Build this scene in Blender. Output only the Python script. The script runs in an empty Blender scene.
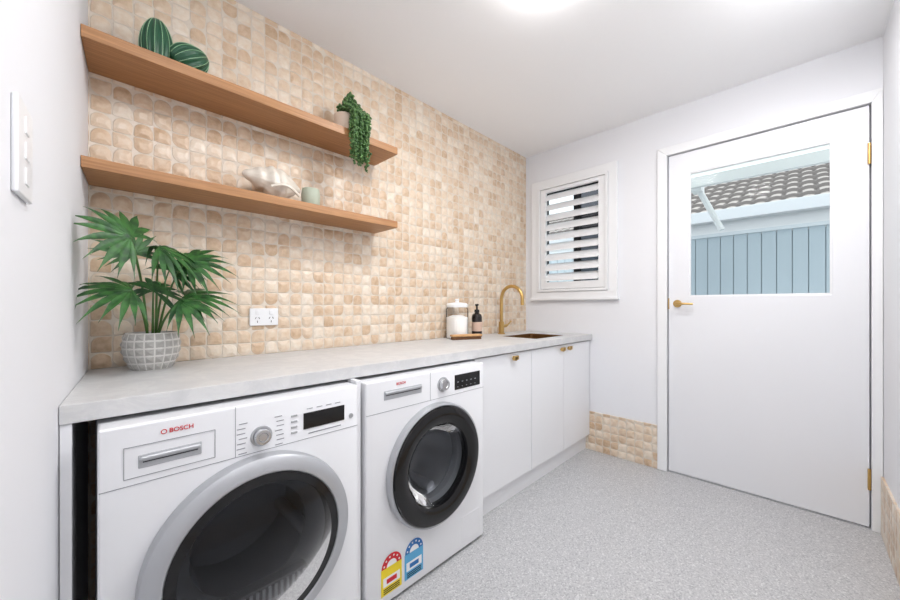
import bpy, bmesh, math, random
from mathutils import Vector, Matrix
random.seed(7)
sc = bpy.context.scene
sc.view_settings.view_transform = 'Standard'
sc.view_settings.look = 'None'
sc.view_settings.exposure = 0.0

def C(r, g, b):
    f = lambda c: (c/255/12.92) if c/255 <= 0.04045 else ((c/255+0.055)/1.055)**2.4
    return (f(r), f(g), f(b), 1)

# ---------------------------------------------------------------- materials
def mat(name, col, rough=0.5, metal=0.0, emit=None, estr=0.0, bump=0.0, bscale=50, coat=0.0):
    m = bpy.data.materials.new(name); m.use_nodes = True
    nt = m.node_tree; b = nt.nodes['Principled BSDF']
    b.inputs['Base Color'].default_value = col
    b.inputs['Roughness'].default_value = rough
    b.inputs['Metallic'].default_value = metal
    b.inputs['Coat Weight'].default_value = coat
    if emit:
        b.inputs['Emission Color'].default_value = emit
        b.inputs['Emission Strength'].default_value = estr
    if bump:
        g = nt.nodes.new('ShaderNodeNewGeometry')
        n = nt.nodes.new('ShaderNodeTexNoise'); n.inputs['Scale'].default_value = bscale
        nt.links.new(g.outputs['Position'], n.inputs['Vector'])
        bp = nt.nodes.new('ShaderNodeBump'); bp.inputs['Strength'].default_value = bump
        bp.inputs['Distance'].default_value = 0.002
        nt.links.new(n.outputs['Fac'], bp.inputs['Height'])
        nt.links.new(bp.outputs['Normal'], b.inputs['Normal'])
    return m

def ramp(nt, fac, stops):
    r = nt.nodes.new('ShaderNodeValToRGB')
    while len(r.color_ramp.elements) < len(stops): r.color_ramp.elements.new(0.5)
    for e, (p, c) in zip(r.color_ramp.elements, stops):
        e.position = p; e.color = c
    nt.links.new(fac, r.inputs['Fac'])
    return r.outputs['Color']

def glass_mat(name, tint, gloss=0.12, rough=0.02):
    m = bpy.data.materials.new(name); m.use_nodes = True
    nt = m.node_tree; nt.nodes.clear()
    o = nt.nodes.new('ShaderNodeOutputMaterial'); t = nt.nodes.new('ShaderNodeBsdfTransparent')
    g = nt.nodes.new('ShaderNodeBsdfGlossy'); mx = nt.nodes.new('ShaderNodeMixShader')
    fr = nt.nodes.new('ShaderNodeLayerWeight'); fr.inputs['Blend'].default_value = gloss
    t.inputs['Color'].default_value = tint; g.inputs['Roughness'].default_value = rough
    nt.links.new(fr.outputs['Fresnel'], mx.inputs['Fac'])
    nt.links.new(t.outputs[0], mx.inputs[1]); nt.links.new(g.outputs[0], mx.inputs[2])
    nt.links.new(mx.outputs[0], o.inputs['Surface'])
    return m

def tile_mat(name, axis, size=0.054):
    """hand-cut stone mosaic: square tessera with one or two rounded corners, pillowed faces."""
    m = bpy.data.materials.new(name); m.use_nodes = True
    nt = m.node_tree; L = nt.links; N = nt.nodes; b = N['Principled BSDF']
    def M(op, a, c=None, d=None):
        n = N.new('ShaderNodeMath'); n.operation = op
        for i, v in enumerate((a, c, d)):
            if v is None: continue
            if isinstance(v, (int, float)): n.inputs[i].default_value = v
            else: L.new(v, n.inputs[i])
        return n.outputs[0]
    g = N.new('ShaderNodeNewGeometry')
    # slight hand-made wobble of the grid
    wob = N.new('ShaderNodeTexNoise'); wob.inputs['Scale'].default_value = 16; wob.inputs['Detail'].default_value = 2
    L.new(g.outputs['Position'], wob.inputs['Vector'])
    ws = N.new('ShaderNodeVectorMath'); ws.operation = 'MULTIPLY_ADD'
    L.new(wob.outputs['Color'], ws.inputs[0]); ws.inputs[1].default_value = (0.010, 0.010, 0.010); L.new(g.outputs['Position'], ws.inputs[2])
    s = N.new('ShaderNodeSeparateXYZ'); L.new(ws.outputs[0], s.inputs[0])
    U = M('DIVIDE', s.outputs[axis], size); V = M('DIVIDE', s.outputs['Z'], size)
    fu = M('FLOOR', U); fv = M('FLOOR', V)
    pu = M('SUBTRACT', M('SUBTRACT', U, fu), 0.5); pv = M('SUBTRACT', M('SUBTRACT', V, fv), 0.5)
    cell = N.new('ShaderNodeCombineXYZ'); L.new(fu, cell.inputs[0]); L.new(fv, cell.inputs[1])
    wn = N.new('ShaderNodeTexWhiteNoise'); wn.noise_dimensions = '2D'; L.new(cell.outputs[0], wn.inputs['Vector'])
    sr = N.new('ShaderNodeSeparateColor'); L.new(wn.outputs['Color'], sr.inputs[0])
    s1 = M('SUBTRACT', M('MULTIPLY', M('GREATER_THAN', sr.outputs[0], 0.5), 2), 1)
    s2 = M('SUBTRACT', M('MULTIPLY', M('GREATER_THAN', sr.outputs[1], 0.3), 2), 1)
    px = M('MULTIPLY', pu, s1); py = M('MULTIPLY', pv, s2)
    two = M('GREATER_THAN', sr.outputs[2], 0.5)
    cx = M('MAXIMUM', M('GREATER_THAN', px, 0), two)
    r = M('ADD', M('MULTIPLY', M('MULTIPLY', cx, M('GREATER_THAN', py, 0)), 0.38), 0.08)
    qx = M('ADD', M('SUBTRACT', M('ABSOLUTE', px), 0.475), r)
    qy = M('ADD', M('SUBTRACT', M('ABSOLUTE', py), 0.475), r)
    mx = M('MAXIMUM', qx, 0); my = M('MAXIMUM', qy, 0)
    ln = M('SQRT', M('ADD', M('MULTIPLY', mx, mx), M('MULTIPLY', my, my)))
    sd = M('SUBTRACT', M('ADD', ln, M('MINIMUM', M('MAXIMUM', qx, qy), 0)), r)
    def mr(a, b_):
        ss = N.new('ShaderNodeMapRange'); ss.interpolation_type = 'SMOOTHSTEP'
        ss.inputs['From Min'].default_value = a; ss.inputs['From Max'].default_value = b_
        ss.inputs['To Min'].default_value = 1; ss.inputs['To Max'].default_value = 0
        L.new(sd, ss.inputs['Value']); return ss.outputs[0]
    inside = mr(-0.04, 0.01); pillow = mr(-0.32, 0.0)
    cellb = N.new('ShaderNodeVectorMath'); cellb.operation = 'ADD'; cellb.inputs[1].default_value = (31.7, 12.3, 0)
    L.new(cell.outputs[0], cellb.inputs[0])
    wn2 = N.new('ShaderNodeTexWhiteNoise'); wn2.noise_dimensions = '2D'; L.new(cellb.outputs[0], wn2.inputs['Vector'])
    # per-tile offset noise so veins do not continue across joints
    off = N.new('ShaderNodeVectorMath'); off.operation = 'MULTIPLY_ADD'
    L.new(wn2.outputs['Color'], off.inputs[0]); off.inputs[1].default_value = (7, 7, 7); L.new(g.outputs['Position'], off.inputs[2])
    nz = N.new('ShaderNodeTexNoise'); nz.inputs['Scale'].default_value = 32; nz.inputs['Detail'].default_value = 6; nz.inputs['Roughness'].default_value = 0.6
    L.new(off.outputs[0], nz.inputs['Vector'])
    fac = M('ADD', M('MULTIPLY', wn2.outputs['Value'], 0.62), M('MULTIPLY', nz.outputs['Fac'], 1.15))
    fac = M('SUBTRACT', fac, 0.38)
    col = ramp(nt, fac, [(0.02, C(194, 163, 131)), (0.28, C(214, 187, 158)), (0.58, C(226, 206, 183)), (0.9, C(236, 224, 208))])
    mixc = N.new('ShaderNodeMix'); mixc.data_type = 'RGBA'
    mixc.inputs[6].default_value = C(222, 210, 195); L.new(col, mixc.inputs[7]); L.new(inside, mixc.inputs[0])
    L.new(mixc.outputs[2], b.inputs['Base Color'])
    b.inputs['Roughness'].default_value = 0.33
    hgt = M('ADD', M('ADD', M('MULTIPLY', inside, 0.5), M('MULTIPLY', pillow, 0.9)), M('MULTIPLY', nz.outputs['Fac'], 0.5))
    bp = N.new('ShaderNodeBump'); bp.inputs['Strength'].default_value = 0.85; bp.inputs['Distance'].default_value = 0.0045
    L.new(hgt, bp.inputs['Height']); L.new(bp.outputs['Normal'], b.inputs['Normal'])
    return m

def floor_mat():
    m = bpy.data.materials.new('speckled_vinyl'); m.use_nodes = True
    nt = m.node_tree; L = nt.links; N = nt.nodes; b = N['Principled BSDF']
    g = N.new('ShaderNodeNewGeometry')
    n = N.new('ShaderNodeTexNoise'); n.inputs['Scale'].default_value = 150; n.inputs['Detail'].default_value = 4; n.inputs['Roughness'].default_value = 0.75
    L.new(g.outputs['Position'], n.inputs['Vector'])
    v = N.new('ShaderNodeTexVoronoi'); v.inputs['Scale'].default_value = 200
    L.new(g.outputs['Position'], v.inputs['Vector'])
    base = ramp(nt, n.outputs['Fac'], [(0.3, C(156, 157, 159)), (0.47, C(181, 181, 183)), (0.56, C(191, 191, 192)), (0.72, C(212, 212, 212))])
    sp = N.new('ShaderNodeSeparateColor'); L.new(v.outputs['Color'], sp.inputs[0])
    k = N.new('ShaderNodeMath'); k.operation = 'GREATER_THAN'; k.inputs[1].default_value = 0.84; L.new(sp.outputs[0], k.inputs[0])
    k2 = N.new('ShaderNodeMath'); k2.operation = 'MULTIPLY'; k2.inputs[1].default_value = 0.5; L.new(k.outputs[0], k2.inputs[0])
    mx = N.new('ShaderNodeMix'); mx.data_type = 'RGBA'; L.new(k2.outputs[0], mx.inputs[0]); L.new(base, mx.inputs[6]); mx.inputs[7].default_value = C(138, 140, 144)
    kk = N.new('ShaderNodeMath'); kk.operation = 'GREATER_THAN'; kk.inputs[1].default_value = 0.90; L.new(sp.outputs[1], kk.inputs[0])
    kk2 = N.new('ShaderNodeMath'); kk2.operation = 'MULTIPLY'; kk2.inputs[1].default_value = 0.5; L.new(kk.outputs[0], kk2.inputs[0])
    mx2 = N.new('ShaderNodeMix'); mx2.data_type = 'RGBA'; L.new(kk2.outputs[0], mx2.inputs[0]); L.new(mx.outputs[2], mx2.inputs[6]); mx2.inputs[7].default_value = C(226, 226, 225)
    L.new(mx2.outputs[2], b.inputs['Base Color']); b.inputs['Roughness'].default_value = 0.42
    return m

def stone_mat():
    m = bpy.data.materials.new('engineered_stone'); m.use_nodes = True
    nt = m.node_tree; L = nt.links; N = nt.nodes; b = N['Principled BSDF']
    g = N.new('ShaderNodeNewGeometry')
    n = N.new('ShaderNodeTexNoise'); n.inputs['Scale'].default_value = 11; n.inputs['Detail'].default_value = 10; n.inputs['Roughness'].default_value = 0.7; n.inputs['Distortion'].default_value = 0.8
    L.new(g.outputs['Position'], n.inputs['Vector'])
    c = ramp(nt, n.outputs['Fac'], [(0.3, C(197, 198, 199)), (0.5, C(205, 205, 206)), (0.58, C(212, 212, 212)), (0.75, C(203, 203, 204))])
    L.new(c, b.inputs['Base Color']); b.inputs['Roughness'].default_value = 0.38
    return m

def wood_mat(name, a, c_, scale=14):
    m = bpy.data.materials.new(name); m.use_nodes = True
    nt = m.node_tree; L = nt.links; N = nt.nodes; b = N['Principled BSDF']
    g = N.new('ShaderNodeNewGeometry'); mp = N.new('ShaderNodeMapping'); mp.inputs['Scale'].default_value = (0.35, 9, 12)
    L.new(g.outputs['Position'], mp.inputs['Vector'])
    n = N.new('ShaderNodeTexNoise'); n.inputs['Scale'].default_value = scale; n.inputs['Detail'].default_value = 6; n.inputs['Distortion'].default_value = 0.6
    L.new(mp.outputs[0], n.inputs['Vector'])
    c = ramp(nt, n.outputs['Fac'], [(0.25, a), (0.75, c_)])
    L.new(c, b.inputs['Base Color']); b.inputs['Roughness'].default_value = 0.45
    return m

M_WALL = mat('wall_paint', C(232, 233, 237), 0.65, bump=0.05, bscale=120)
M_CEIL = mat('ceiling_paint', C(249, 249, 250), 0.8, bump=0.03, bscale=120)
M_TRIM = mat('trim_paint', C(238, 239, 241), 0.35)
M_DOOR = mat('door_paint', C(231, 232, 236), 0.35)
M_TILE_X = tile_mat('stone_mosaic_x', 'X'); M_TILE_Y = tile_mat('stone_mosaic_y', 'Y')
M_FLOOR = floor_mat(); M_STONE = stone_mat()
M_OAK = wood_mat('oak', C(150, 102, 62), C(186, 137, 90))
M_BRASS = mat('brushed_brass', C(208, 172, 108), 0.28, 1.0)
M_WHITE = mat('white_enamel', C(234, 235, 238), 0.3, coat=0.2)
M_CAB = mat('white_laminate', C(236, 237, 240), 0.4)
M_SILVER = mat('silver_plastic', C(186, 188, 192), 0.3, 0.6)
M_CHROME = mat('chrome', C(205, 206, 208), 0.15, 1.0)
M_BLACK = mat('gloss_black', C(14, 14, 16), 0.12)
M_DKGREY = mat('dark_grey_plastic', C(52, 53, 57), 0.4)
M_GASKET = mat('grey_rubber', C(95, 97, 100), 0.6)
M_GREY = mat('grey_print', C(140, 142, 147), 0.5)
M_RED = mat('red_print', C(205, 30, 45), 0.5)
M_SEAM = mat('seam_shadow_gap', C(150, 152, 156), 0.7)
M_DRUM = mat('drum_steel', C(195, 197, 200), 0.35, 0.7)
M_GLASS = glass_mat('clear_glass', (0.96, 0.98, 0.98, 1), 0.08)
M_SCREEN = glass_mat('fly_screen', (0.33, 0.34, 0.36, 1), 0.02, 0.5)
M_SMOKE = glass_mat('smoked_glass', (0.55, 0.56, 0.58, 1), 0.26)
M_SMOKE2 = glass_mat('smoked_glass_washer', (0.85, 0.86, 0.88, 1), 0.16)

# ---------------------------------------------------------------- helpers
def link(o, parent=None):
    sc.collection.objects.link(o)
    if parent:
        o.parent = parent
        o.matrix_parent_inverse = Matrix.Translation(-Vector(parent.location))
    return o
def group(name, loc):
    e = bpy.data.objects.new(name, None); e.location = loc; e.empty_display_size = 0.05
    sc.collection.objects.link(e); return e
def mesh_obj(name, verts, faces, m, parent=None, smooth=False, mats=None, fm=None):
    me = bpy.data.meshes.new(name); me.from_pydata([tuple(v) for v in verts], [], faces); me.update()
    bm = bmesh.new(); bm.from_mesh(me); bmesh.ops.recalc_face_normals(bm, faces=bm.faces); bm.to_mesh(me); bm.free()
    for mm in (mats or [m]): me.materials.append(mm)
    if fm:
        for p, i in zip(me.polygons, fm): p.material_index = i
    if smooth:
        for p in me.polygons: p.use_smooth = True
    return link(bpy.data.objects.new(name, me), parent)
def bevel(o, w, seg=3):
    if w:
        b = o.modifiers.new('bevel', 'BEVEL'); b.width = w; b.segments = seg; b.limit_method = 'ANGLE'; b.angle_limit = math.radians(40)
        for p in o.data.polygons: p.use_smooth = True
        wn = o.modifiers.new('wn', 'WEIGHTED_NORMAL'); wn.keep_sharp = True
    return o
def box(name, x0, x1, y0, y1, z0, z1, m, bv=0, parent=None):
    v = [(x, y, z) for x in (x0, x1) for y in (y0, y1) for z in (z0, z1)]
    f = [(0, 1, 3, 2), (4, 6, 7, 5), (0, 4, 5, 1), (2, 3, 7, 6), (0, 2, 6, 4), (1, 5, 7, 3)]
    return bevel(mesh_obj(name, v, f, m, parent), bv)
def prism(name, poly, d, m, bv=0, parent=None, z=None):
    n = len(poly); P = [Vector(p) for p in poly]; d = Vector(d)
    v = P + [p + d for p in P]
    f = [tuple(range(n)), tuple(range(2*n-1, n-1, -1))] + [(i, (i+1) % n, n+(i+1) % n, n+i) for i in range(n)]
    return bevel(mesh_obj(name, v, f, m, parent), bv)
def ring(name, outer, inner, d, m, bv=0, parent=None):
    P = [Vector(p) for p in outer] + [Vector(p) for p in inner]; d = Vector(d)
    v = P + [p + d for p in P]; f = []
    for i in range(4):
        j = (i+1) % 4
        f += [(i, j, 4+j, 4+i), (8+i, 12+i, 12+j, 8+j), (i, 8+i, 8+j, j), (4+i, 4+j, 12+j, 12+i)]
    return bevel(mesh_obj(name, v, f, m, parent), bv)
def yz_ring(name, x, dx, Y, Z, y, z, m, bv=0, parent=None):
    return ring(name, [(x, Y[0], Z[0]), (x, Y[1], Z[0]), (x, Y[1], Z[1]), (x, Y[0], Z[1])],
                [(x, y[0], z[0]), (x, y[1], z[0]), (x, y[1], z[1]), (x, y[0], z[1])], (dx, 0, 0), m, bv, parent)
def lathe(name, prof, c, m, axis='Z', seg=64, parent=None, smooth=True, mod=None):
    v = []; f = []; n = len(prof)
    for i in range(seg):
        a = 2*math.pi*i/seg; ca, sa = math.cos(a), math.sin(a)
        for (r, h) in prof:
            rr = r*(mod(a) if mod else 1)
            if axis == 'Z': v.append((c[0]+rr*ca, c[1]+rr*sa, c[2]+h))
            elif axis == 'Y': v.append((c[0]+rr*ca, c[1]+h, c[2]+rr*sa))
            else: v.append((c[0]+h, c[1]+rr*ca, c[2]+rr*sa))
    for i in range(seg):
        j = (i+1) % seg
        for k in range(n-1):
            f.append((i*n+k, j*n+k, j*n+k+1, i*n+k+1))
    o = mesh_obj(name, v, f, m, parent, smooth)
    bm = bmesh.new(); bm.from_mesh(o.data); bmesh.ops.remove_doubles(bm, verts=bm.verts, dist=1e-5)
    bmesh.ops.recalc_face_normals(bm, faces=bm.faces); bm.to_mesh(o.data); bm.free()
    if smooth:
        e = o.modifiers.new('es', 'EDGE_SPLIT'); e.split_angle = math.radians(35)
    return o
def tube(name, pts, r, m, parent=None, res=4, cyclic=False):
    cu = bpy.data.curves.new(name, 'CURVE'); cu.dimensions = '3D'; cu.bevel_depth = 1.0; cu.bevel_resolution = res; cu.use_fill_caps = True
    sp = cu.splines.new('POLY'); sp.points.add(len(pts)-1)
    for i, (q, p) in enumerate(zip(sp.points, pts)):
        q.co = (*p, 1); q.radius = r[i] if isinstance(r, (list, tuple)) else r
    sp.use_cyclic_u = cyclic
    t = bpy.data.objects.new('tmp', cu); sc.collection.objects.link(t)
    dg = bpy.context.evaluated_depsgraph_get(); dg.update()
    me = bpy.data.meshes.new_from_object(t.evaluated_get(dg)); bpy.data.objects.remove(t)
    me.name = name; me.materials.clear(); me.materials.append(m)
    for p in me.polygons: p.use_smooth = True
    return link(bpy.data.objects.new(name, me), parent)
def text(name, s, size, loc, m, parent):
    cu = bpy.data.curves.new(name, 'FONT'); cu.body = s; cu.size = size; cu.extrude = 0.0004; cu.align_x = 'CENTER'; cu.align_y = 'CENTER'; cu.offset = size*0.012
    t = bpy.data.objects.new('tmp', cu); sc.collection.objects.link(t)
    dg = bpy.context.evaluated_depsgraph_get(); dg.update()
    me = bpy.data.meshes.new_from_object(t.evaluated_get(dg)); bpy.data.objects.remove(t)
    me.transform(Matrix.Translation(loc) @ Matrix.Rotation(math.pi/2, 4, 'X'))
    me.materials.clear(); me.materials.append(m)
    return link(bpy.data.objects.new(name, me), parent)
def cut_cyl(o, c, r, y0, y1):
    k = lathe('cut', [(0, 0), (r, 0), (r, y1-y0), (0, y1-y0)], (c[0], y0, c[1]), M_WHITE, 'Y', 96, smooth=False)
    b = o.modifiers.new('bool', 'BOOLEAN'); b.object = k; b.operation = 'DIFFERENCE'; b.solver = 'EXACT'
    dg = bpy.context.evaluated_depsgraph_get(); dg.update()
    me = bpy.data.meshes.new_from_object(o.evaluated_get(dg)); o.modifiers.clear(); o.data = me
    bpy.data.objects.remove(k)

# ---------------------------------------------------------------- room shell
YB, XR, YF, ZC = 1.674, 2.622, -0.279, 2.342
wl = lambda y: -0.128 + 0.0711*y         # left wall runs slightly out of square
box('floor', -0.4, XR+0.1, YF-0.12, YB+0.12, -0.06, 0, M_FLOOR)
box('ceiling', -0.4, XR+0.1, YF-0.12, YB+0.12, ZC, ZC+0.12, M_CEIL)
box('wall_back', -0.3, XR, YB, YB+0.1, 0, ZC, M_TILE_X)
box('wall_front', -0.4, XR, YF-0.1, YF, 0, ZC, M_WALL)
prism('wall_left', [(wl(YF), YF, 0), (wl(YB), YB, 0), (-0.3, YB, 0), (-0.3, YF, 0)], (0, 0, ZC), M_WALL)
DY0, DY1, DZ = -0.243, 0.611, 2.040
WY0, WY1, WZ0, WZ1 = 0.978, 1.545, 1.185, 2.040
yz_ring('wall_right', XR, 0.1, (DY1, YB+0.1), (0, ZC), (WY0, WY1), (WZ0, WZ1), M_WALL)
box('wall_right.001', XR, XR+0.1, DY0, DY1, DZ, ZC, M_WALL)
box('wall_right.002', XR, XR+0.1, YF-0.1, DY0, 0, ZC, M_WALL)

box('baseboard_right', XR-0.009, XR, 0.668, 1.15, 0, 0.285, M_TILE_Y)
box('baseboard_front', -0.1, XR-0.02, YF, YF+0.009, 0, 0.27, M_TILE_X)

# ---------------------------------------------------------------- door
g = group('door_1', (XR, 0.18, 0))
yz_ring('leaf', XR+0.002, 0.036, (DY0+0.006, DY1-0.006), (0.008, DZ-0.006), (-0.115, 0.493), (1.13, 1.903), M_DOOR, 0.002, g)
yz_ring('glazing_bead', XR+0.006, 0.02, (-0.1155, 0.4935), (1.1295, 1.9035), (-0.108, 0.486), (1.137, 1.896), M_TRIM, 0.001, g)
box('glass_pane', XR+0.018, XR+0.022, -0.106, 0.484, 1.139, 1.894, M_GLASS, 0, g)
def lever(side, g):
    x = XR+0.002
    lathe('rose', [(0, -0.008), (0.020, -0.008), (0.024, -0.004), (0.024, 0)], (x, 0.555, 1.085), M_BRASS, 'X', 32, g)
    tube('lever_handle', [(x-0.004, 0.555, 1.085), (x-0.040, 0.555, 1.085), (x-0.047, 0.548, 1.085), (x-0.047, 0.51, 1.084), (x-0.045, 0.465, 1.082)], [0.008, 0.008, 0.008, 0.007, 0.006], M_BRASS, g)
lever(1, g)
box('latch_plate', XR-0.001, XR+0.004, 0.600, 0.606, 1.05, 1.12, M_BRASS, 0, g)
for i, z in enumerate((1.80, 0.24)):
    lathe('hinge_%d' % (i+1), [(0, 0), (0.006, 0), (0.006, 0.10), (0, 0.10)], (XR-0.006, -0.2365, z-0.05), M_BRASS, 'Z', 16, g)
def arch(name, poly): prism(name, poly, (-0.016, 0, 0), M_TRIM, 0.003)
aw = 0.055
arch('trim_1', [(XR, DY1-0.001, 0), (XR, DY1+aw, 0), (XR, DY1+aw, DZ+aw), (XR, DY1-0.001, DZ)])
arch('trim_2', [(XR, DY1-0.001, DZ), (XR, DY1+aw, DZ+aw), (XR, YF+0.001, DZ+aw), (XR, DY0, DZ)])
arch('trim_3', [(XR, DY0, 0), (XR, DY0, DZ), (XR, YF+0.001, DZ+aw), (XR, YF+0.001, 0)])
g = group('trim_4', (XR+0.07, 0.18, 0))
box('jamb_left', XR+0.042, XR+0.1, DY1-0.02, DY1, 0, DZ, M_TRIM, 0, g)
box('jamb_right', XR+0.042, XR+0.1, DY0, DY0+0.02, 0, DZ, M_TRIM, 0, g)
box('jamb_head', XR+0.042, XR+0.1, DY0, DY1, DZ-0.02, DZ, M_TRIM, 0, g)
box('threshold', XR, XR+0.1, DY0, DY1, 0.0, 0.006, M_SILVER, 0, g)

# ---------------------------------------------------------------- window with plantation shutter
g = group('window_1', (XR, 1.26, 1.6))
yz_ring('outer_casing', XR, -0.020, (0.916, 1.608), (1.128, 2.098), (WY0, WY1), (WZ0, WZ1), M_TRIM, 0.004, g)
box('sill_ledge', XR-0.035, XR, 0.905, 1.614, 1.116, 1.136, M_TRIM, 0.003, g)
yz_ring('shutter_frame', XR-0.030, 0.05, (WY0+0.001, WY1-0.001), (WZ0+0.001, WZ1-0.001), (WY0+0.020, WY1-0.020), (WZ0+0.020, WZ1-0.020), M_TRIM, 0.002, g)
yz_ring('shutter_panel', XR-0.022, 0.028, (WY0+0.023, WY1-0.023), (WZ0+0.023, WZ1-0.023), (1.048, 1.476), (1.262, 1.990), M_TRIM, 0.002, g)
nl = 9; pz = (1.990-1.262)/nl
for i in range(nl):
    zc = 1.262+pz*(i+0.5); w = 0.042; t = 0.0055; ang = math.radians(50)
    pts = []
    for k in range(14):
        a = 2*math.pi*k/14; a1 = w*math.cos(a); b1 = t*math.sin(a)
        pts.append((XR-0.008 + a1*math.cos(ang) - b1*math.sin(ang), 1.0485, zc + a1*math.sin(ang) + b1*math.cos(ang)))
    o = prism('louvre_%d' % (i+1), pts, (0, 0.427, 0), M_TRIM, 0, g)
M_FRM = mat('black_window_frame', C(30, 32, 36), 0.4)
yz_ring('sash', XR+0.06, 0.03, (WY0, WY1), (WZ0, WZ1), (WY0+0.04, WY1-0.04), (WZ0+0.04, WZ1-0.04), M_FRM, 0, g)
box('sash_mullion', XR+0.06, XR+0.09, 1.225, 1.275, WZ0+0.04, WZ1-0.04, M_FRM, 0, g)
box('glass', XR+0.07, XR+0.074, 1.275, WY1-0.04, WZ0+0.04, WZ1-0.04, M_GLASS, 0, g)
box('fly_screen', XR+0.07, XR+0.074, WY0+0.04, 1.225, WZ0+0.04, WZ1-0.04, M_SCREEN, 0, g)

# ---------------------------------------------------------------- outside
M_PAVE = mat('concrete_paving', C(190, 190, 188), 0.8)
box('ground_outside', XR+0.1, 14, -8, 9, -0.3, -0.2, M_PAVE)
M_FENCE = mat('fence_paint', C(184, 198, 207), 0.6)
g = group('paling_fence', (4.1, 0, -0.2))
y = -1.2; i = 0
while y < 3.2:
    box('paling_%d' % i, 4.10, 4.112, y, y+0.091, -0.2, 1.715, M_FENCE, 0.001, g); y += 0.096; i += 1
box('gap_shade_sheet', 4.1125, 4.13, -1.2, 3.25, -0.2, 1.70, mat('fence_shadow', C(148, 160, 170), 0.8), 0, g)  # darker sheet behind the palings, its colour stands in for shade in the gaps
box('capping', 4.08, 4.15, -1.2, 3.25, 1.715, 1.745, mat('fence_cap', C(212, 220, 226), 0.5), 0, g)
g = group('neighbour_house', (7, 0, -0.2))
M_BRK = mat('rendered_wall', C(218, 216, 214), 0.9)
M_GUT = mat('gutter', C(205, 211, 217), 0.5)
box('house_wall', 6.3, 6.5, -6, 8, -0.2, 2.2, M_BRK, 0, g)
box('fascia', 5.95, 5.99, -6, 8, 2.02, 2.26, mat('fascia_paint', C(235, 238, 240), 0.5), 0, g)
box('gutter_run', 5.80, 5.92, -6, 8, 2.19, 2.34, M_GUT, 0.01, g)
box('soffit', 5.99, 6.3, -6, 8, 2.10, 2.12, M_BRK, 0, g)
M_ROOF = mat('concrete_roof_tile', C(176, 171, 168), 0.85, bump=0.4, bscale=30)
M_ROOF2 = mat('roof_tile_joint', C(120, 116, 115), 0.9)
v = []; f = []; fm = []; ny = 560; nx = 8
for ix in range(nx):
    for e in (0, 1):
        x = 5.93 + (ix+e)*0.30; z = 2.28 + (ix+e)*0.30*0.47 + (0.045 if e == 0 else 0.0)
        for iy in range(ny+1):
            yy = -6+14*iy/ny; v.append((x, yy, z + 0.03*abs(math.sin(yy*math.pi/0.15))**0.6))
for r in range(2*nx-1):
    for iy in range(ny):
        a = r*(ny+1)+iy; f.append((a, a+1, a+ny+2, a+ny+1))
        ph = (((-6+14*(iy+0.5)/ny)) % 0.15)/0.15
        fm.append(1 if (ph < 0.2 or ph > 0.85 or r % 2 == 1) else 0)
o = mesh_obj('roof_tiles', v, f, M_ROOF, g, False, [M_ROOF, M_ROOF2], fm)
g = group('patio_awning', (3.4, 0.5, 2.2))
M_AWN = mat('awning_paint', C(232, 235, 236), 0.6)
M_POLY = bpy.data.materials.new('polycarbonate_sheet'); M_POLY.use_nodes = True
nt = M_POLY.node_tree; nt.nodes.clear()
o_ = nt.nodes.new('ShaderNodeOutputMaterial'); t_ = nt.nodes.new('ShaderNodeBsdfTranslucent'); d_ = nt.nodes.new('ShaderNodeBsdfDiffuse'); m_ = nt.nodes.new('ShaderNodeMixShader')
t_.inputs['Color'].default_value = C(228, 232, 228); d_.inputs['Color'].default_value = C(228, 232, 228); m_.inputs['Fac'].default_value = 0.35
nt.links.new(t_.outputs[0], m_.inputs[1]); nt.links.new(d_.outputs[0], m_.inputs[2]); nt.links.new(m_.outputs[0], o_.inputs['Surface'])
mesh_obj('awning_sheet', [(XR+0.12, -1.0, 2.22), (3.76, -1.0, 2.22), (3.76, 1.0, 2.22), (XR+0.12, 1.0, 2.22)], [(0, 1, 2, 3)], M_POLY, g)
box('awning_beam', 3.75, 3.80, -1.0, 1.0, 2.12, 2.21, M_AWN, 0.003, g)
tube('awning_brace', [(3.9, 0.66, 2.14), (3.9, 0.49, 1.74)], 0.024, M_AWN, g)
box('brace_rail', 3.78, 3.93, 0.62, 0.70, 2.10, 2.16, M_AWN, 0, g)
tube('awning_post', [(3.775, -0.9, 2.12), (3.775, -0.9, -0.2)], 0.03, M_AWN, g)
tube('awning_post_b', [(3.775, 0.9, 2.12), (3.775, 0.9, -0.2)], 0.03, M_AWN, g)

# ---------------------------------------------------------------- bench top and cabinets
yf = 1.10
g = group('benchtop', (1.3, 1.4, 0.86))
sx0, sx1, sy0, sy1 = 2.0, 2.4, 1.2, 1.49
ring('stone_slab', [(wl(yf)+0.001, yf, 0.82), (XR-0.001, yf, 0.82), (XR-0.001, YB-0.001, 0.82), (wl(YB)+0.001, YB-0.001, 0.82)],
     [(sx0, sy0, 0.82), (sx1, sy0, 0.82), (sx1, sy1, 0.82), (sx0, sy1, 0.82)], (0, 0, 0.04), M_STONE, 0.002, g)
M_SINK = mat('bronze_sink', C(150, 112, 72), 0.35, 0.9)
g = group('undermount_sink', (2.2, 1.35, 0.7))
def rr(x0, x1, y0, y1, z, r, n=6):
    out = []
    for (cx, cy, a0) in ((x1-r, y1-r, 0), (x0+r, y1-r, 90), (x0+r, y0+r, 180), (x1-r, y0+r, 270)):
        for k in range(n+1):
            a = math.radians(a0+90*k/n); out.append((cx+r*math.cos(a), cy+r*math.sin(a), z))
    return out
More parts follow.
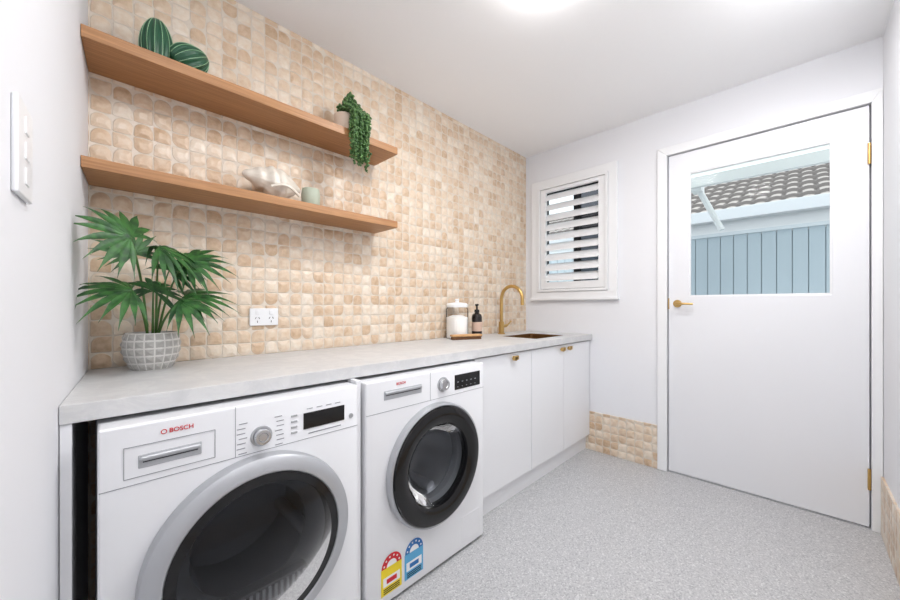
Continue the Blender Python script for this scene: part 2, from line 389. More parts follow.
loops = [rr(sx0-0.02, sx1+0.02, sy0-0.02, sy1+0.02, 0.8185, 0.03), rr(sx0+0.001, sx1-0.001, sy0+0.001, sy1-0.001, 0.8185, 0.02),
         rr(sx0+0.001, sx1-0.001, sy0+0.001, sy1-0.001, 0.857, 0.02), rr(sx0+0.004, sx1-0.004, sy0+0.004, sy1-0.004, 0.857, 0.02),
         rr(sx0+0.006, sx1-0.006, sy0+0.006, sy1-0.006, 0.66, 0.02), rr(sx0+0.03, sx1-0.03, sy0+0.03, sy1-0.03, 0.645, 0.02)]
n = len(loops[0]); v = [p for l in loops for p in l]; f = []
for a in range(len(loops)-1):
    for k in range(n): f.append((a*n+k, a*n+(k+1) % n, (a+1)*n+(k+1) % n, (a+1)*n+k))
f.append(tuple((len(loops)-1)*n+k for k in range(n)))
mesh_obj('basin', v, f, M_SINK, g)
lathe('drain', [(0, 0.003), (0.035, 0.003), (0.04, 0)], (2.2, 1.35, 0.646), M_CHROME, 'Z', 24, g)

g = group('gooseneck_tap', (2.19, 1.60, 0.86))
lathe('tap_base', [(0, 0), (0.027, 0), (0.027, 0.006), (0.021, 0.01), (0.020, 0.09), (0.014, 0.095), (0, 0.096)], (2.17, 1.60, 0.86), M_BRASS, 'Z', 32, g)
pts = [(2.17, 1.60, 0.94), (2.17, 1.60, 1.12)]
for k in range(1, 15):
    a = math.pi*k/14; pts.append((2.17, 1.60-0.092*(1-math.cos(a)), 1.12+0.096*math.sin(a)))
pts.append((2.17, 1.416, 1.075))
tube('spout', pts, 0.0125, M_BRASS, g, 6)
tube('mixer_lever', [(2.17, 1.60, 0.915), (2.215, 1.59, 0.92), (2.23, 1.586, 0.925), (2.265, 1.578, 0.955)], [0.013, 0.013, 0.006, 0.005], M_BRASS, g)

g = group('base_cabinet', (1.95, 1.4, 0))
CY = 1.118
box('carcass_side_left', 1.30, 1.318, CY+0.02, 1.66, 0.0, 0.818, M_CAB, 0, g)
box('carcass_back', 1.318, 2.6, 1.655, 1.665, 0.1, 0.818, M_CAB, 0, g)
box('carcass_floor', 1.318, 2.6, CY+0.02, 1.655, 0.10, 0.118, M_CAB, 0, g)
box('kickboard', 1.30, XR-0.001, CY+0.03, CY+0.046, 0, 0.105, M_CAB, 0, g)
xs = [1.302, 1.813, 2.212, XR-0.004]
for i in range(3):
    box('cupboard_door_%d' % (i+1), xs[i], xs[i+1]-0.004, CY, CY+0.018, 0.112, 0.812, M_CAB, 0.0015, g)
def tab(i, x, w=0.05):
    lathe('brass_pull_%d' % i, [(0, -0.026), (0.010, -0.026), (0.0125, -0.024), (0.0125, -0.016), (0.006, -0.012), (0.006, 0)], (x, CY, 0.785), M_BRASS, 'Y', 24, g)
    box('brass_pull_tab_%d' % i, x-w/2, x+w/2, CY-0.026, CY-0.014, 0.776, 0.800, M_BRASS, 0.004, g)
tab(1, 1.62); tab(2, 2.165); tab(3, 2.262)

box('gable_panel', wl(yf)+0.002, wl(yf)+0.020, yf+0.004, 1.45, 0, 0.819, M_CAB, 0.001)
box('divider_panel', 0.6265, 0.6425, 1.062, 1.62, 0, 0.818, M_CAB, 0.001)

# ---------------------------------------------------------------- dryer
FY = 1.045
fy = FY-0.001
g = group('tumble_dryer', (0.316, 1.3, 0))
b = box('body', 0.008, 0.622, FY, 1.60, 0.012, 0.808, M_WHITE, 0.006, g)
cx, cz = 0.318, 0.418
cut_cyl(b, (cx, cz), 0.198, 1.0, 1.40)
lathe('door_ring', [(0.251, -0.001), (0.253, -0.022), (0.249, -0.034), (0.242, -0.039), (0.218, -0.048), (0.211, -0.048), (0.208, -0.044), (0.203, -0.002)], (cx, FY, cz), M_SILVER, 'Y', 128, g)
lathe('door_inner_band', [(0.208, -0.045), (0.186, -0.050), (0.184, -0.044), (0.184, -0.01)], (cx, FY, cz), M_BLACK, 'Y', 128, g)
lathe('door_glass', [(0.187, -0.049), (0.15, -0.056), (0.1, -0.061), (0.05, -0.064), (0, -0.065)], (cx, FY, cz), M_SMOKE, 'Y', 96, g)
lathe('door_bowl', [(0.184, -0.01), (0.150, 0.03), (0.146, 0.05)], (cx, FY, cz), M_GASKET, 'Y', 96, g)
lathe('drum', [(0.197, 0.002), (0.18, 0.03), (0.19, 0.05), (0.19, 0.31), (0.12, 0.33), (0, 0.34)], (cx, FY, cz), mat('dryer_drum', C(150, 152, 157), 0.35, 0.5), 'Y', 96, g)
box('lint_filter', cx-0.10, cx+0.13, FY-0.02, FY+0.02, cz-0.150, cz-0.105, M_DKGREY, 0.006, g)
for k in range(14):
    box('filter_rib_%d' % k, cx-0.09+k*0.0155, cx-0.083+k*0.0155, FY-0.024, FY-0.018, cz-0.145, cz-0.11, M_GREY, 0, g)
for k in range(3):
    a = math.radians(100+120*k)
    tube('drum_paddle_%d' % k, [(cx+0.172*math.cos(a), FY+0.06, cz+0.172*math.sin(a)), (cx+0.172*math.cos(a), FY+0.3, cz+0.172*math.sin(a))], 0.02, M_GREY, g)
box('seam_lower', 0.010, 0.620, fy, FY+0.002, 0.6745, 0.676, M_SEAM, 0, g)
box('seam_vertical', 0.262, 0.2632, fy, FY+0.002, 0.676, 0.806, M_SEAM, 0, g)
ring('drawer_outline', [(0.048, FY-0.0015, 0.690), (0.218, FY-0.0015, 0.690), (0.218, FY-0.0015, 0.760), (0.048, FY-0.0015, 0.760)],
     [(0.0492, FY-0.0015, 0.6912), (0.2168, FY-0.0015, 0.6912), (0.2168, FY-0.0015, 0.7588), (0.0492, FY-0.0015, 0.7588)], (0, 0.003, 0), M_SEAM, 0, g)
M_HREC = mat('handle_recess_grey', C(176, 178, 182), 0.5)
def grip(g, x0, x1, z0, z1):
    box('handle_recess', x0, x1, FY-0.0018, FY+0.004, z0, z1, M_HREC, 0.002, g)
    box('handle_lip', x0+0.003, x1-0.003, FY-0.009, FY, z1-0.014, z1-0.003, M_SILVER, 0.004, g)
    box('handle_shadow', x0+0.008, x1-0.008, FY-0.0024, FY, z1-0.018, z1-0.0145, M_DKGREY, 0.0005, g)
grip(g, 0.072, 0.190, 0.708, 0.738)
text('logo', 'BOSCH', 0.0145, (0.150, FY-0.001, 0.780), M_RED, g)
lathe('logo_mark', [(0.004, 0), (0.0058, 0)], (0.117, FY-0.001, 0.780), M_RED, 'Y', 20, g)
def dial(g, x, z, r):
    lathe('dial_ring', [(r*1.3, 0), (r*1.3, -0.003), (r*1.05, -0.004), (r, -0.002)], (x, FY, z), M_SILVER, 'Y', 48, g)
    lathe('dial', [(r, 0), (r, -0.016), (r*0.9, -0.020), (r*0.6, -0.020), (r*0.5, -0.017), (0, -0.017)], (x, FY, z), M_CHROME, 'Y', 48, g)
dial(g, 0.325, 0.716, 0.021)
for side in (-1, 1):
    for k in range(7):
        x = 0.325+side*(0.034+0.006*abs(math.sin(k))); z = 0.758-k*0.013
        xx0, xx1 = (x-0.020, x) if side < 0 else (x, x+0.020)
        box('program_mark_%d_%d' % (side+1, k), xx0, xx1, FY-0.0008, FY, z, z+0.0022, M_GREY, 0, g)
box('display', 0.440, 0.572, FY-0.002, FY+0.002, 0.704, 0.752, M_BLACK, 0.001, g)
for k in range(4): box('display_mark_%d' % k, 0.450+k*0.03, 0.468+k*0.03, FY-0.0008, FY, 0.762, 0.7642, M_GREY, 0, g)
for k in range(4): box('button_%d' % k, 0.404, 0.422, FY-0.002, FY, 0.700+k*0.016, 0.706+k*0.016, M_SILVER, 0.001, g)
lathe('start_button', [(0, -0.003), (0.007, -0.003), (0.008, 0)], (0.596, FY, 0.712), M_SILVER, 'Y', 24, g)
box('feature_text', 0.455, 0.56, FY-0.0008, FY, 0.688, 0.691, M_GREY, 0, g)

# ---------------------------------------------------------------- washer
g = group('washing_machine', (0.96, 1.3, 0))
wx0, wx1 = 0.652, 1.278
b = box('body', wx0, wx1, FY, 1.60, 0.012, 0.808, M_WHITE, 0.006, g)
cx, cz = 0.974, 0.440
cut_cyl(b, (cx, cz), 0.172, 1.0, 1.42)
lathe('door_trim', [(0.241, -0.001), (0.242, -0.020), (0.239, -0.027), (0.233, -0.030), (0.229, -0.027)], (cx, FY, cz), M_SILVER, 'Y', 128, g)
lathe('door_ring', [(0.231, -0.026), (0.226, -0.036), (0.205, -0.042), (0.180, -0.040), (0.162, -0.030), (0.156, -0.015), (0.156, 0)], (cx, FY, cz), M_BLACK, 'Y', 128, g)
lathe('door_glass', [(0.157, -0.02), (0.148, 0.0), (0.138, 0.03), (0.12, 0.06), (0.08, 0.078), (0, 0.085)], (cx, FY, cz), M_SMOKE2, 'Y', 96, g)
lathe('gasket', [(0.171, 0.002), (0.150, 0.02), (0.146, 0.05), (0.168, 0.07)], (cx, FY, cz), M_GASKET, 'Y', 96, g)
lathe('drum', [(0.168, 0.07), (0.168, 0.33), (0.10, 0.345), (0, 0.35)], (cx, FY, cz), M_DRUM, 'Y', 96, g)
for k in range(3):
    a = math.radians(50+120*k)
    tube('drum_paddle_%d' % k, [(cx+0.158*math.cos(a), FY+0.09, cz+0.158*math.sin(a)), (cx+0.158*math.cos(a), FY+0.33, cz+0.158*math.sin(a))], 0.022, M_SILVER, g)
lathe('drum_hub', [(0, -0.02), (0.03, -0.02), (0.05, 0)], (cx, FY+0.34, cz), M_CHROME, 'Y', 32, g)
for k in range(6):
    a = math.radians(60*k)
    tube('drum_spoke_%d' % k, [(cx+0.03*math.cos(a), FY+0.33, cz+0.03*math.sin(a)), (cx+0.15*math.cos(a), FY+0.33, cz+0.15*math.sin(a))], 0.007, M_CHROME, g)
box('seam_lower', wx0+0.002, wx1-0.002, fy, FY+0.002, 0.694, 0.6955, M_SEAM, 0, g)
box('seam_vertical', 0.945, 0.9462, fy, FY+0.002, 0.6955, 0.806, M_SEAM, 0, g)
grip(g, 0.725, 0.90, 0.735, 0.768)
text('logo', 'BOSCH', 0.013, (0.80, FY-0.001, 0.786), M_RED, g)
dial(g, 1.015, 0.748, 0.023)
box('display', 1.085, 1.250, FY-0.002, FY+0.002, 0.712, 0.775, M_BLACK, 0.001, g)
for k in range(5):
    box('display_digit_%d' % k, 1.10+k*0.028, 1.108+k*0.028, FY-0.0026, FY-0.002, 0.742, 0.746, M_GREY, 0, g)
    box('display_icon_%d' % k, 1.10+k*0.028, 1.106+k*0.028, FY-0.0026, FY-0.002, 0.722, 0.725, M_GREY, 0, g)
box('pump_flap', 1.13, 1.245, FY-0.001, FY+0.001, 0.04, 0.15, M_WHITE, 0.001, g)
def sticker(nm, x, z0, body, top, g):
    box(nm+'_body', x-0.045, x+0.045, FY-0.0010, FY, z0, z0+0.095, body, 0, g)
    def half(n_, r0, r1, a0, a1, m_, y):
        v = []; f = []; n = 20
        for k in range(n+1):
            a = math.radians(a0+(a1-a0)*k/n)
            v += [(x+r0*math.cos(a), y, z0+0.095+r0*math.sin(a)), (x+r1*math.cos(a), y, z0+0.095+r1*math.sin(a))]
        for k in range(n): f.append((2*k, 2*k+1, 2*k+3, 2*k+2))
        mesh_obj(nm+n_, v, f, m_, g)
    half('_arch', 0.0, 0.045, 0, 180, M_PAPER, FY-0.0012)
    half('_dial_band', 0.022, 0.044, 0, 180, top, FY-0.0016)
    for k in range(6):
        a = 15+k*30; half('_star_%d' % k, 0.031, 0.037, a-5, a+5, M_PAPER, FY-0.0020)
    box(nm+'_panel', x-0.037, x+0.037, FY-0.0014, FY, z0+0.03, z0+0.062, M_PAPER, 0, g)
    box(nm+'_figure', x-0.022, x+0.022, FY-0.0018, FY, z0+0.038, z0+0.054, top, 0, g)
    for k in range(3): box(nm+'_line_%d' % k, x-0.035, x+0.035, FY-0.0018, FY, z0+0.006+k*0.007, z0+0.009+k*0.007, M_BLACK, 0, g)
M_PAPER = mat('white_label', C(240, 240, 240), 0.5)
sticker('energy_label', 0.758, 0.044, mat('yellow_label', C(240, 215, 40), 0.5), M_RED, g)
sticker('water_label', 0.862, 0.046, mat('blue_label', C(90, 170, 215), 0.5), mat('blue_print', C(35, 110, 180), 0.5), g)

# ---------------------------------------------------------------- shelves
def shelf(nm, z0, z1):
    prism(nm, [(wl(1.464)+0.001, 1.464, z0), (1.100, 1.464, z0), (1.100, YB-0.0005, z0), (wl(YB)+0.001, YB-0.0005, z0)], (0, 0, z1-z0), M_OAK, 0.0015)
shelf('floating_shelf', 1.845, 1.880); shelf('floating_shelf.001', 1.470, 1.503)

# ---------------------------------------------------------------- switch and outlet
g = group('light_switch', (wl(0.79), 0.79, 1.25))
sw = Matrix.Translation((wl(0.79), 0.79, 0)) @ Matrix.Rotation(-math.atan(0.0711), 4, 'Z')
def wbox(nm, y0, y1, x0, x1, z0, z1, m, bv):
    o = box(nm, x0, x1, y0, y1, z0, z1, m, bv); o.data.transform(sw); o.parent = g; o.matrix_parent_inverse = Matrix.Translation(-g.location)
wbox('cover_plate', -0.052, 0.034, 0.0, 0.007, 1.222, 1.354, M_TRIM, 0.003)
for k in range(3): wbox('rocker_%d' % k, -0.016, 0.004, 0.006, 0.0085, 1.241+k*0.036, 1.265+k*0.036, M_TRIM, 0.0012)
g = group('power_outlet', (0.53, YB, 1.02))
box('cover_plate', 0.472, 0.588, YB-0.010, YB-0.0005, 0.985, 1.060, M_TRIM, 0.003, g)
for k, x in enumerate((0.502, 0.558)):
    for j, (dx, dz, rot) in enumerate(((-0.007, 0.006, 30), (0.007, 0.006, -30), (0, -0.010, 0))):
        o = box('slot_%d_%d' % (k, j), -0.0012, 0.0012, 0, 0.001, -0.0045, 0.0045, M_DKGREY, 0)
        o.data.transform(Matrix.Translation((x+dx, YB-0.0108, 1.012+dz)) @ Matrix.Rotation(math.radians(rot), 4, 'Y')); o.parent = g; o.matrix_parent_inverse = Matrix.Translation(-g.location)
    box('rocker_%d' % k, x-0.007, x+0.007, YB-0.013, YB-0.010, 1.033, 1.050, M_TRIM, 0.001, g)

# ---------------------------------------------------------------- potted fan palm
PX, PY, PZ = 0.142, 1.548, 0.86
g = group('potted_fan_palm', (PX, PY, PZ))
M_POT = mat('pot_glaze', C(222, 220, 216), 0.7, bump=0.5, bscale=200)
M_RIB = mat('pot_facets', C(182, 180, 176), 0.45, 0.15)
HP = 0.122
def pr(h):
    t = h/HP; return 0.040+0.036*math.sin(math.pi*(0.10+0.62*t))
prof = [(0, 0)]+[(pr(HP*k/16), HP*k/16) for k in range(17)]+[(pr(HP)-0.007, HP), (pr(HP)-0.009, HP-0.02), (0, HP-0.02)]
lathe('pot', prof, (PX, PY, PZ), M_POT, 'Z', 64, g)
lathe('soil', [(0, HP-0.016), (pr(HP)-0.0085, HP-0.016)], (PX, PY, PZ), mat('soil', C(70, 55, 42), 0.95), 'Z', 32, g)
# faceted relief: columns of raised diamond-cut pads between pale ribs
rows = 5; cols = 18
for j in range(rows):
    v = []; f = []
    for k in range(cols):
        a0 = 2*math.pi*k/cols
        for (da, dh, dr) in ((-0.42, 0.10, 0), (0.42, 0.10, 0), (0.42, 0.90, 0), (-0.42, 0.90, 0), (0, 0.5, 0.0035)):
            h = HP*(j+dh)/rows; a = a0+da*2*math.pi/cols; r = pr(h)+0.0004+dr
            v.append((PX+r*math.cos(a), PY+r*math.sin(a), PZ+h))
        o8 = len(v)-5
        f += [(o8+q, o8+(q+1) % 4, o8+4) for q in range(4)]
    mesh_obj('pot_facets_%d' % j, v, f, M_RIB, g)
def leaf_mat(name, a, b2, sc_=40):
    m = mat(name, a, 0.45); nt = m.node_tree; gg = nt.nodes.new('ShaderNodeNewGeometry'); n = nt.nodes.new('ShaderNodeTexNoise'); n.inputs['Scale'].default_value = sc_
    nt.links.new(gg.outputs['Position'], n.inputs['Vector'])
    nt.links.new(ramp(nt, n.outputs['Fac'], [(0.35, a), (0.65, b2)]), nt.nodes['Principled BSDF'].inputs['Base Color'])
    return m
M_LEAF = leaf_mat('palm_leaf', C(24, 66, 30), C(58, 110, 50)); M_STEM = mat('palm_stem', C(74, 112, 52), 0.5)
def fan(idx, hub, D, Nrm, R, n=13, spread=230, droop=0.25, root=(0, 0)):
    hub = Vector(hub); D = Vector(D).normalized(); Nn = Vector(Nrm); Nn = (Nn - D*Nn.dot(D)).normalized(); S = D.cross(Nn)
    v = []; f = []; step = math.radians(spread)/(n-1); ns = 9
    for i in range(n):
        th = -math.radians(spread)/2+i*step
        Lb = R*(0.66+0.34*math.cos(th*0.75))*random.uniform(0.88, 1.08)
        d = D*math.cos(th)+S*math.sin(th); q = -D*math.sin(th)+S*math.cos(th)
        b0 = len(v); dk = random.uniform(0.75, 1.35)
        for k in range(ns):
            s = k/(ns-1); r = Lb*s
            fused = 0.24
            if s <= fused: hw = r*math.tan(step/2)*1.02
            else:
                w0 = Lb*fused*math.tan(step/2); tt = (s-fused)/(1-fused)
                hw = w0*(1+1.3*math.sin(math.pi*min(tt*1.2, 1)))*(1-tt**2.0)+0.0003
            dr = Vector((0, 0, -1))*droop*R*s**2.2*dk
            base = hub+d*r+dr
            v += [base+q*hw-Nn*0.0, base+Nn*(-0.25*hw-0.0006), base-q*hw]
        for k in range(ns-1):
            a = b0+3*k; f += [(a, a+1, a+4, a+3), (a+1, a+2, a+5, a+4)]
    for p in v:
        lim = wl(p.y)+0.006
        if p.x < lim: p.x = lim
        if p.y > YB-0.006: p.y = YB-0.006
    mesh_obj('leaf_%d' % idx, v, f, M_LEAF, g, True)
    r0 = Vector((PX+root[0], PY+root[1], PZ+0.10)); mid = Vector((r0.x*0.75+hub.x*0.25, r0.y*0.75+hub.y*0.25, r0.z*0.35+hub.z*0.65))
    pts = []
    for k in range(9):
        t = k/8; pts.append(r0*(1-t)**2+mid*2*t*(1-t)+hub*t*t)
    tube('stem_%d' % idx, pts, [0.0040-0.002*k/8 for k in range(9)], M_STEM, g, 3)
fan(1, (0.076, 1.32, 1.260), (-0.80, -0.15, 0.55), (0.3, -0.75, 0.6), 0.158, 13, 230, 0.25, (-0.012, -0.012))
fan(2, (0.150, 1.46, 1.258), (0.80, 0.05, -0.05), (0.1, -0.5, 0.85), 0.140, 13, 210, 0.60, (0.01, 0.0))
fan(3, (0.228, 1.50, 1.225), (0.95, -0.05, 0.25), (-0.2, -0.7, 0.7), 0.150, 13, 220, 0.28, (0.015, 0.0))
fan(4, (0.080, 1.35, 1.115), (-0.95, -0.2, 0.08), (0.1, -0.55, 0.85), 0.155, 13, 200, 0.28, (-0.012, -0.018))
fan(5, (0.222, 1.48, 1.105), (0.95, -0.1, 0.12), (-0.1, -0.5, 0.85), 0.155, 13, 210, 0.30, (0.012, -0.012))
fan(6, (0.135, 1.44, 1.115), (0.05, -0.45, 0.45), (0.0, -0.85, 0.5), 0.115, 13, 230, 0.45, (0, -0.02))
fan(7, (0.200, 1.42, 1.085), (0.80, -0.3, -0.05), (0.0, -0.5, 0.85), 0.125, 11, 200, 0.40, (0.012, -0.018))
fan(8, (0.095, 1.52, 1.235), (-0.35, 0.1, 0.85), (0, -0.95, 0.3), 0.110, 13, 220, 0.15, (-0.01, 0.01))
fan(9, (0.185, 1.53, 1.19), (0.5, 0.05, 0.5), (0, -0.8, 0.6), 0.110, 11, 200, 0.35, (0.01, 0.01))

# ---------------------------------------------------------------- cacti ornaments
M_CAC = mat('cactus_green', C(34, 84, 58), 0.35); M_CACL = mat('cactus_ridge', C(150, 190, 150), 0.5)
def cactus(name, c, H, R, ribs, tilt, shape):
    g = group(name, c); seg = ribs*6; pr_ = []
    nn = 22
    for k in range(nn+1):
        t = k/nn; pr_.append((R*(math.sin(math.pi*min(1, (0.16+0.84*t)))**shape if t < 1 else 0), H*t))
    pr_ = [(0, 0)]+pr_
    o = lathe('cactus_body', pr_, (0, 0, 0), M_CAC, 'Z', seg, None, True, lambda a: 1-0.09*(1-abs(math.cos(a*ribs/2))**0.7*1.0)*1.3)
    o.modifiers.clear()
    Mt = Matrix.Translation(c) @ Matrix.Rotation(tilt, 4, 'Y')
    o.data.transform(Mt); o.parent = g; o.matrix_parent_inverse = Matrix.Translation(-Vector(c))
    for q in range(ribs):
        a = 2*math.pi*q/ribs
        pts = [Mt @ Vector(((r+0.0006)*math.cos(a), (r+0.0006)*math.sin(a), h)) for r, h in pr_[2:-1]]
        tube('ridge_%d' % q, pts, 0.0009, M_CACL, g, 1)
    return o
cactus('cactus_ornament', (0.157, 1.57, 1.881), 0.174, 0.047, 14, 0.0, 0.5)
cactus('cactus_ornament.001', (0.200, 1.558, 1.915), 0.122, 0.056, 14, math.radians(55), 0.6)

# ---------------------------------------------------------------- trailing plant
g = group('trailing_pearls_plant', (0.86, 1.57, 1.878))
M_POT2 = mat('blush_pot', C(226, 205, 186), 0.6)
lathe('pot', [(0, 0), (0.036, 0), (0.046, 0.03), (0.050, 0.10), (0.045, 0.10), (0.043, 0.085), (0, 0.085)], (0.855, 1.56, 1.8805), M_POT2, 'Z', 40, g)
bm = bmesh.new()
def bead(p, r):
    m_ = Matrix.Translation(p) @ Matrix.Rotation(random.uniform(0, 6), 4, 'Z') @ Matrix.Rotation(random.uniform(0, 3), 4, 'X') @ Matrix.Diagonal((r, r*0.75, r*1.25, 1))
    bmesh.ops.create_icosphere(bm, subdivisions=1, radius=1, matrix=m_)
for _ in range(320):
    a = random.uniform(0, 6.28); q = random.uniform(0, 0.06)
    bead(Vector((0.872+q*math.cos(a), 1.535+q*math.sin(a)*0.9, 1.985+random.uniform(0, 0.105)*(1-q/0.08)+0.005)), random.uniform(0.005, 0.009))
strands = []
for s_ in range(26):
    x0 = 0.866+random.uniform(-0.042, 0.045); ln = random.choice([0.12, 0.18, 0.22, 0.25, 0.27, 0.28]); y0 = 1.445+random.uniform(-0.02, 0.008)
    P = [Vector((x0*0.6+0.868*0.4, 1.52, 1.99)), Vector((x0, 1.475, 1.99)), Vector((x0, y0, 1.955))]
    z = 1.955
    while z > 1.985-ln: z -= 0.02; P.append(Vector((x0+random.uniform(-0.006, 0.006), y0+random.uniform(-0.004, 0.004), z)))
    strands.append(P)
    for a, b_ in zip(P, P[1:]):
        for t in (0.0, 0.35, 0.7):
            bead(a.lerp(b_, t)+Vector((random.uniform(-0.008, 0.008), random.uniform(-0.006, 0.004), random.uniform(-0.004, 0.004))), random.uniform(0.0045, 0.008))
me = bpy.data.meshes.new('foliage'); bm.to_mesh(me); bm.free(); me.materials.append(leaf_mat('pearl_leaf', C(36, 74, 34), C(92, 128, 68), 90))
for p in me.polygons: p.use_smooth = True
link(bpy.data.objects.new('foliage', me), g)
for i, P in enumerate(strands): tube('strand_%d' % i, P, 0.0014, M_STEM, g, 1)

# ---------------------------------------------------------------- conch shell + cup
g = group('conch_shell', (0.53, 1.56, 1.503))
M_SH = mat('shell', C(222, 214, 202), 0.4, bump=0.8, bscale=60)
v = []; f = []; nu, nv = 64, 48
for i in range(nu+1):
    t = i/nu
    env = (math.sin(math.pi*min(1, t*1.25)**0.75*0.5) if t < 0.55 else 1.0*(1-((t-0.55)/0.45)**1.5*0.85))
    whorl = 1+0.13*math.sin(t*2*math.pi*5)*(1-t)
    for j in range(nv):
        a = 2*math.pi*j/nv
        knob = 1+0.10*max(0, math.cos(a*9))**2*math.exp(-((t-0.42)/0.12)**2)+0.03*math.cos(a*18)
        r = 0.062*env*whorl*knob+0.001
        flare = 1+0.35*max(0, math.cos(a-4.2))*math.exp(-((t-0.6)/0.22)**2)
        v.append((0.415+0.225*t, 1.565+r*flare*math.cos(a), 1.567-0.02*t+r*flare*math.sin(a)*0.98))
for i in range(nu):
    for j in range(nv): f.append((i*nv+j, i*nv+(j+1) % nv, (i+1)*nv+(j+1) % nv, (i+1)*nv+j))
f.append(tuple(range(nv))); f.append(tuple(nu*nv+j for j in range(nv)))
zmin = min(p[2] for p in v); v = [(p[0], p[1], p[2]-zmin+1.5035) for p in v]
mesh_obj('shell_body', v, f, M_SH, g, True)
tube('shell_lip', [(0.50+0.11*t, 1.565-0.075-0.012*math.sin(math.pi*t), 1.545-0.015*t+0.02*math.sin(math.pi*t)) for t in [k/10 for k in range(11)]], 0.006, M_SH, g)
g = group('stoneware_cup', (0.69, 1.56, 1.503))
M_CUP = mat('sage_glaze', C(176, 184, 166), 0.5, bump=0.3, bscale=80)
lathe('cup_body', [(0, 0), (0.03, 0), (0.038, 0.02), (0.040, 0.055), (0.036, 0.088), (0.033, 0.088), (0.036, 0.055), (0.033, 0.01), (0, 0.008)], (0.69, 1.56, 1.5035), M_CUP, 'Z', 40, g)

# ---------------------------------------------------------------- bench accessories
g = group('glass_canister', (1.69, 1.60, 0.86))
c0 = (1.680, 1.596, 0.8605)
M_CER = mat('white_powder', C(250, 249, 246), 0.6)
M_JAR = glass_mat('jar_glass', (0.99, 0.99, 0.99, 1), 0.06)
lathe('jar_contents', [(0, 0.004), (0.068, 0.004), (0.069, 0.135), (0.03, 0.150), (0, 0.145)], c0, M_CER, 'Z', 72, g, True, lambda a: 1+0.015*math.cos(a*24))
lathe('jar_wall', [(0, 0), (0.068, 0), (0.072, 0.006), (0.072, 0.19), (0.064, 0.20), (0.064, 0.205)], c0, M_JAR, 'Z', 72, g)
lathe('jar_lid', [(0.069, 0.202), (0.070, 0.218), (0.062, 0.228), (0.015, 0.234), (0.012, 0.241), (0.016, 0.250), (0.010, 0.256), (0, 0.256)], c0, M_TRIM, 'Z', 48, g)
lathe('jar_lid_seal', [(0, 0.200), (0.062, 0.200), (0.069, 0.202)], c0, M_TRIM, 'Z', 48, g)
g = group('soap_dispenser', (1.835, 1.56, 0.86))
c0 = (1.840, 1.562, 0.8605)
M_AMB = mat('amber_black_bottle', C(28, 20, 18), 0.15)
lathe('bottle', [(0, 0), (0.033, 0), (0.035, 0.004), (0.035, 0.135), (0.030, 0.152), (0.014, 0.162), (0.014, 0.175), (0, 0.175)], c0, M_AMB, 'Z', 40, g)
lathe('label', [(0.0353, 0.04), (0.0355, 0.042), (0.0355, 0.10), (0.0353, 0.102)], c0, mat('paper_label', C(206, 176, 158), 0.6), 'Z', 40, g)
lathe('pump_collar', [(0.016, 0.165), (0.017, 0.167), (0.017, 0.185), (0.006, 0.188), (0.005, 0.21), (0.012, 0.213), (0.012, 0.223), (0, 0.224)], c0, M_BLACK, 'Z', 32, g)
tube('pump_nozzle', [(c0[0], c0[1], c0[2]+0.218), (c0[0]-0.03, c0[1]-0.02, c0[2]+0.218), (c0[0]-0.038, c0[1]-0.025, c0[2]+0.212)], 0.0055, M_BLACK, g)
g = group('wooden_scrub_brush', (1.64, 1.49, 0.86))
tr = Matrix.Translation((1.655, 1.492, 0.8605)) @ Matrix.Rotation(math.radians(-22), 4, 'Z')
M_BW = wood_mat('brush_wood', C(190, 140, 88), C(222, 178, 126))
o = box('brush_back', -0.105, 0.105, -0.022, 0.022, 0.018, 0.032, M_BW, 0.006); o.data.transform(tr); o.parent = g; o.matrix_parent_inverse = Matrix.Translation(-g.location)
bm = bmesh.new()
for i in range(22):
    for j in range(5):
        bmesh.ops.create_cone(bm, segments=6, radius1=0.0042, radius2=0.0022, depth=0.019, matrix=tr @ Matrix.Translation((-0.095+i*0.009, -0.017+j*0.0085, 0.0097)))
me = bpy.data.meshes.new('bristles'); bm.to_mesh(me); bm.free(); me.materials.append(mat('bristle', C(120, 84, 56), 0.8)); link(bpy.data.objects.new('bristles', me), g)

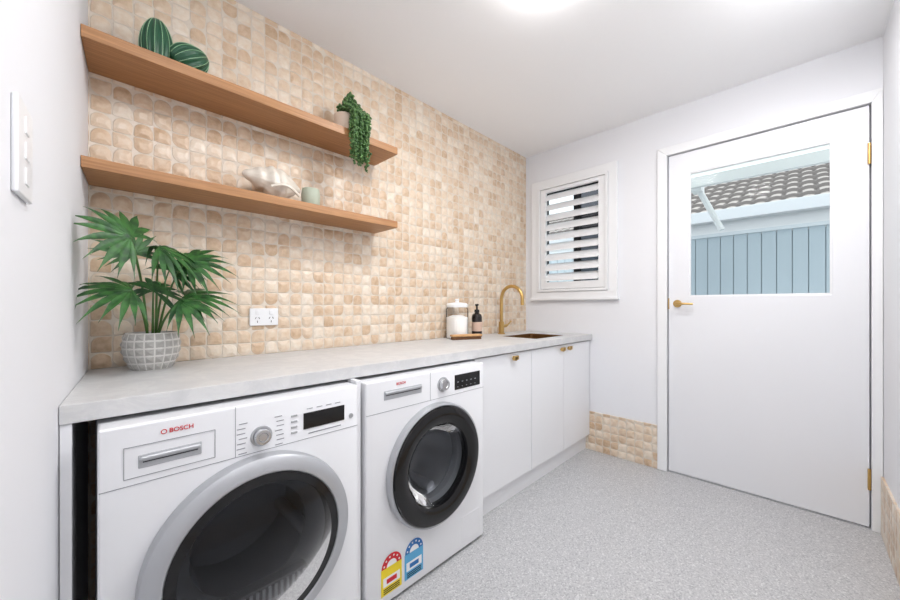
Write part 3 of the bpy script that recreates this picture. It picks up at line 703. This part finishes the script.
# ---------------------------------------------------------------- ceiling light and added fills
M_LAMP = mat('lamp_diffuser', C(255, 255, 255), 0.5, emit=(1, 0.99, 0.985, 1), estr=30)
def oyster(name, x, y, r, watts):
    g = group(name, (x, y, ZC))
    lathe('lamp_base', [(r+0.004, -0.001), (r+0.004, -0.010), (r, -0.012)], (x, y, ZC), M_TRIM, 'Z', 48, g)
    lathe('lamp_diffuser', [(r, -0.010), (r*0.99, -0.040), (r*0.9, -0.058), (r*0.5, -0.070), (0, -0.072)], (x, y, ZC), M_LAMP, 'Z', 48, g)
    l = bpy.data.lights.new('lamp_light', 'AREA'); l.shape = 'DISK'; l.size = r*2; l.energy = watts; l.color = (1, 0.99, 0.985)
    o = bpy.data.objects.new('lamp_light', l); o.location = (x, y, ZC-0.08); link(o, None); o.parent = g; o.matrix_parent_inverse = Matrix.Translation(-Vector(g.location))
oyster('ceiling_light', 1.18, 0.65, 0.10, 7.5)
oyster('added_fill_light_a', 0.30, 0.30, 0.10, 5.5)  # added fill out of view, brightens the room near the camera
oyster('added_fill_light_b', 1.72, -0.04, 0.10, 6.5)  # second fill, added overhead out of view to brighten the door side

# ---------------------------------------------------------------- daylight
w = bpy.data.worlds.new('World'); sc.world = w; w.use_nodes = True
bg = w.node_tree.nodes['Background']; bg.inputs[0].default_value = (0.93, 0.965, 1.0, 1); bg.inputs[1].default_value = 1.45
s = bpy.data.lights.new('sun', 'SUN'); s.energy = 2.0; s.angle = math.radians(8); s.color = (1, 0.97, 0.92)
so = bpy.data.objects.new('sun', s); so.location = (0, 0, 6)
so.rotation_euler = Vector((0.75, 0.25, -1.0)).to_track_quat('-Z', 'Y').to_euler(); link(so)

# ---------------------------------------------------------------- camera
cam = bpy.data.cameras.new('camera'); cam.sensor_width = 36; cam.lens = 354/900*36; cam.clip_start = 0.01
cam.shift_y = 6/900
co = bpy.data.objects.new('camera', cam); co.location = (0, 0, 1.07); co.rotation_euler = (math.radians(90), 0, math.radians(-45.33)); link(co)
sc.camera = co
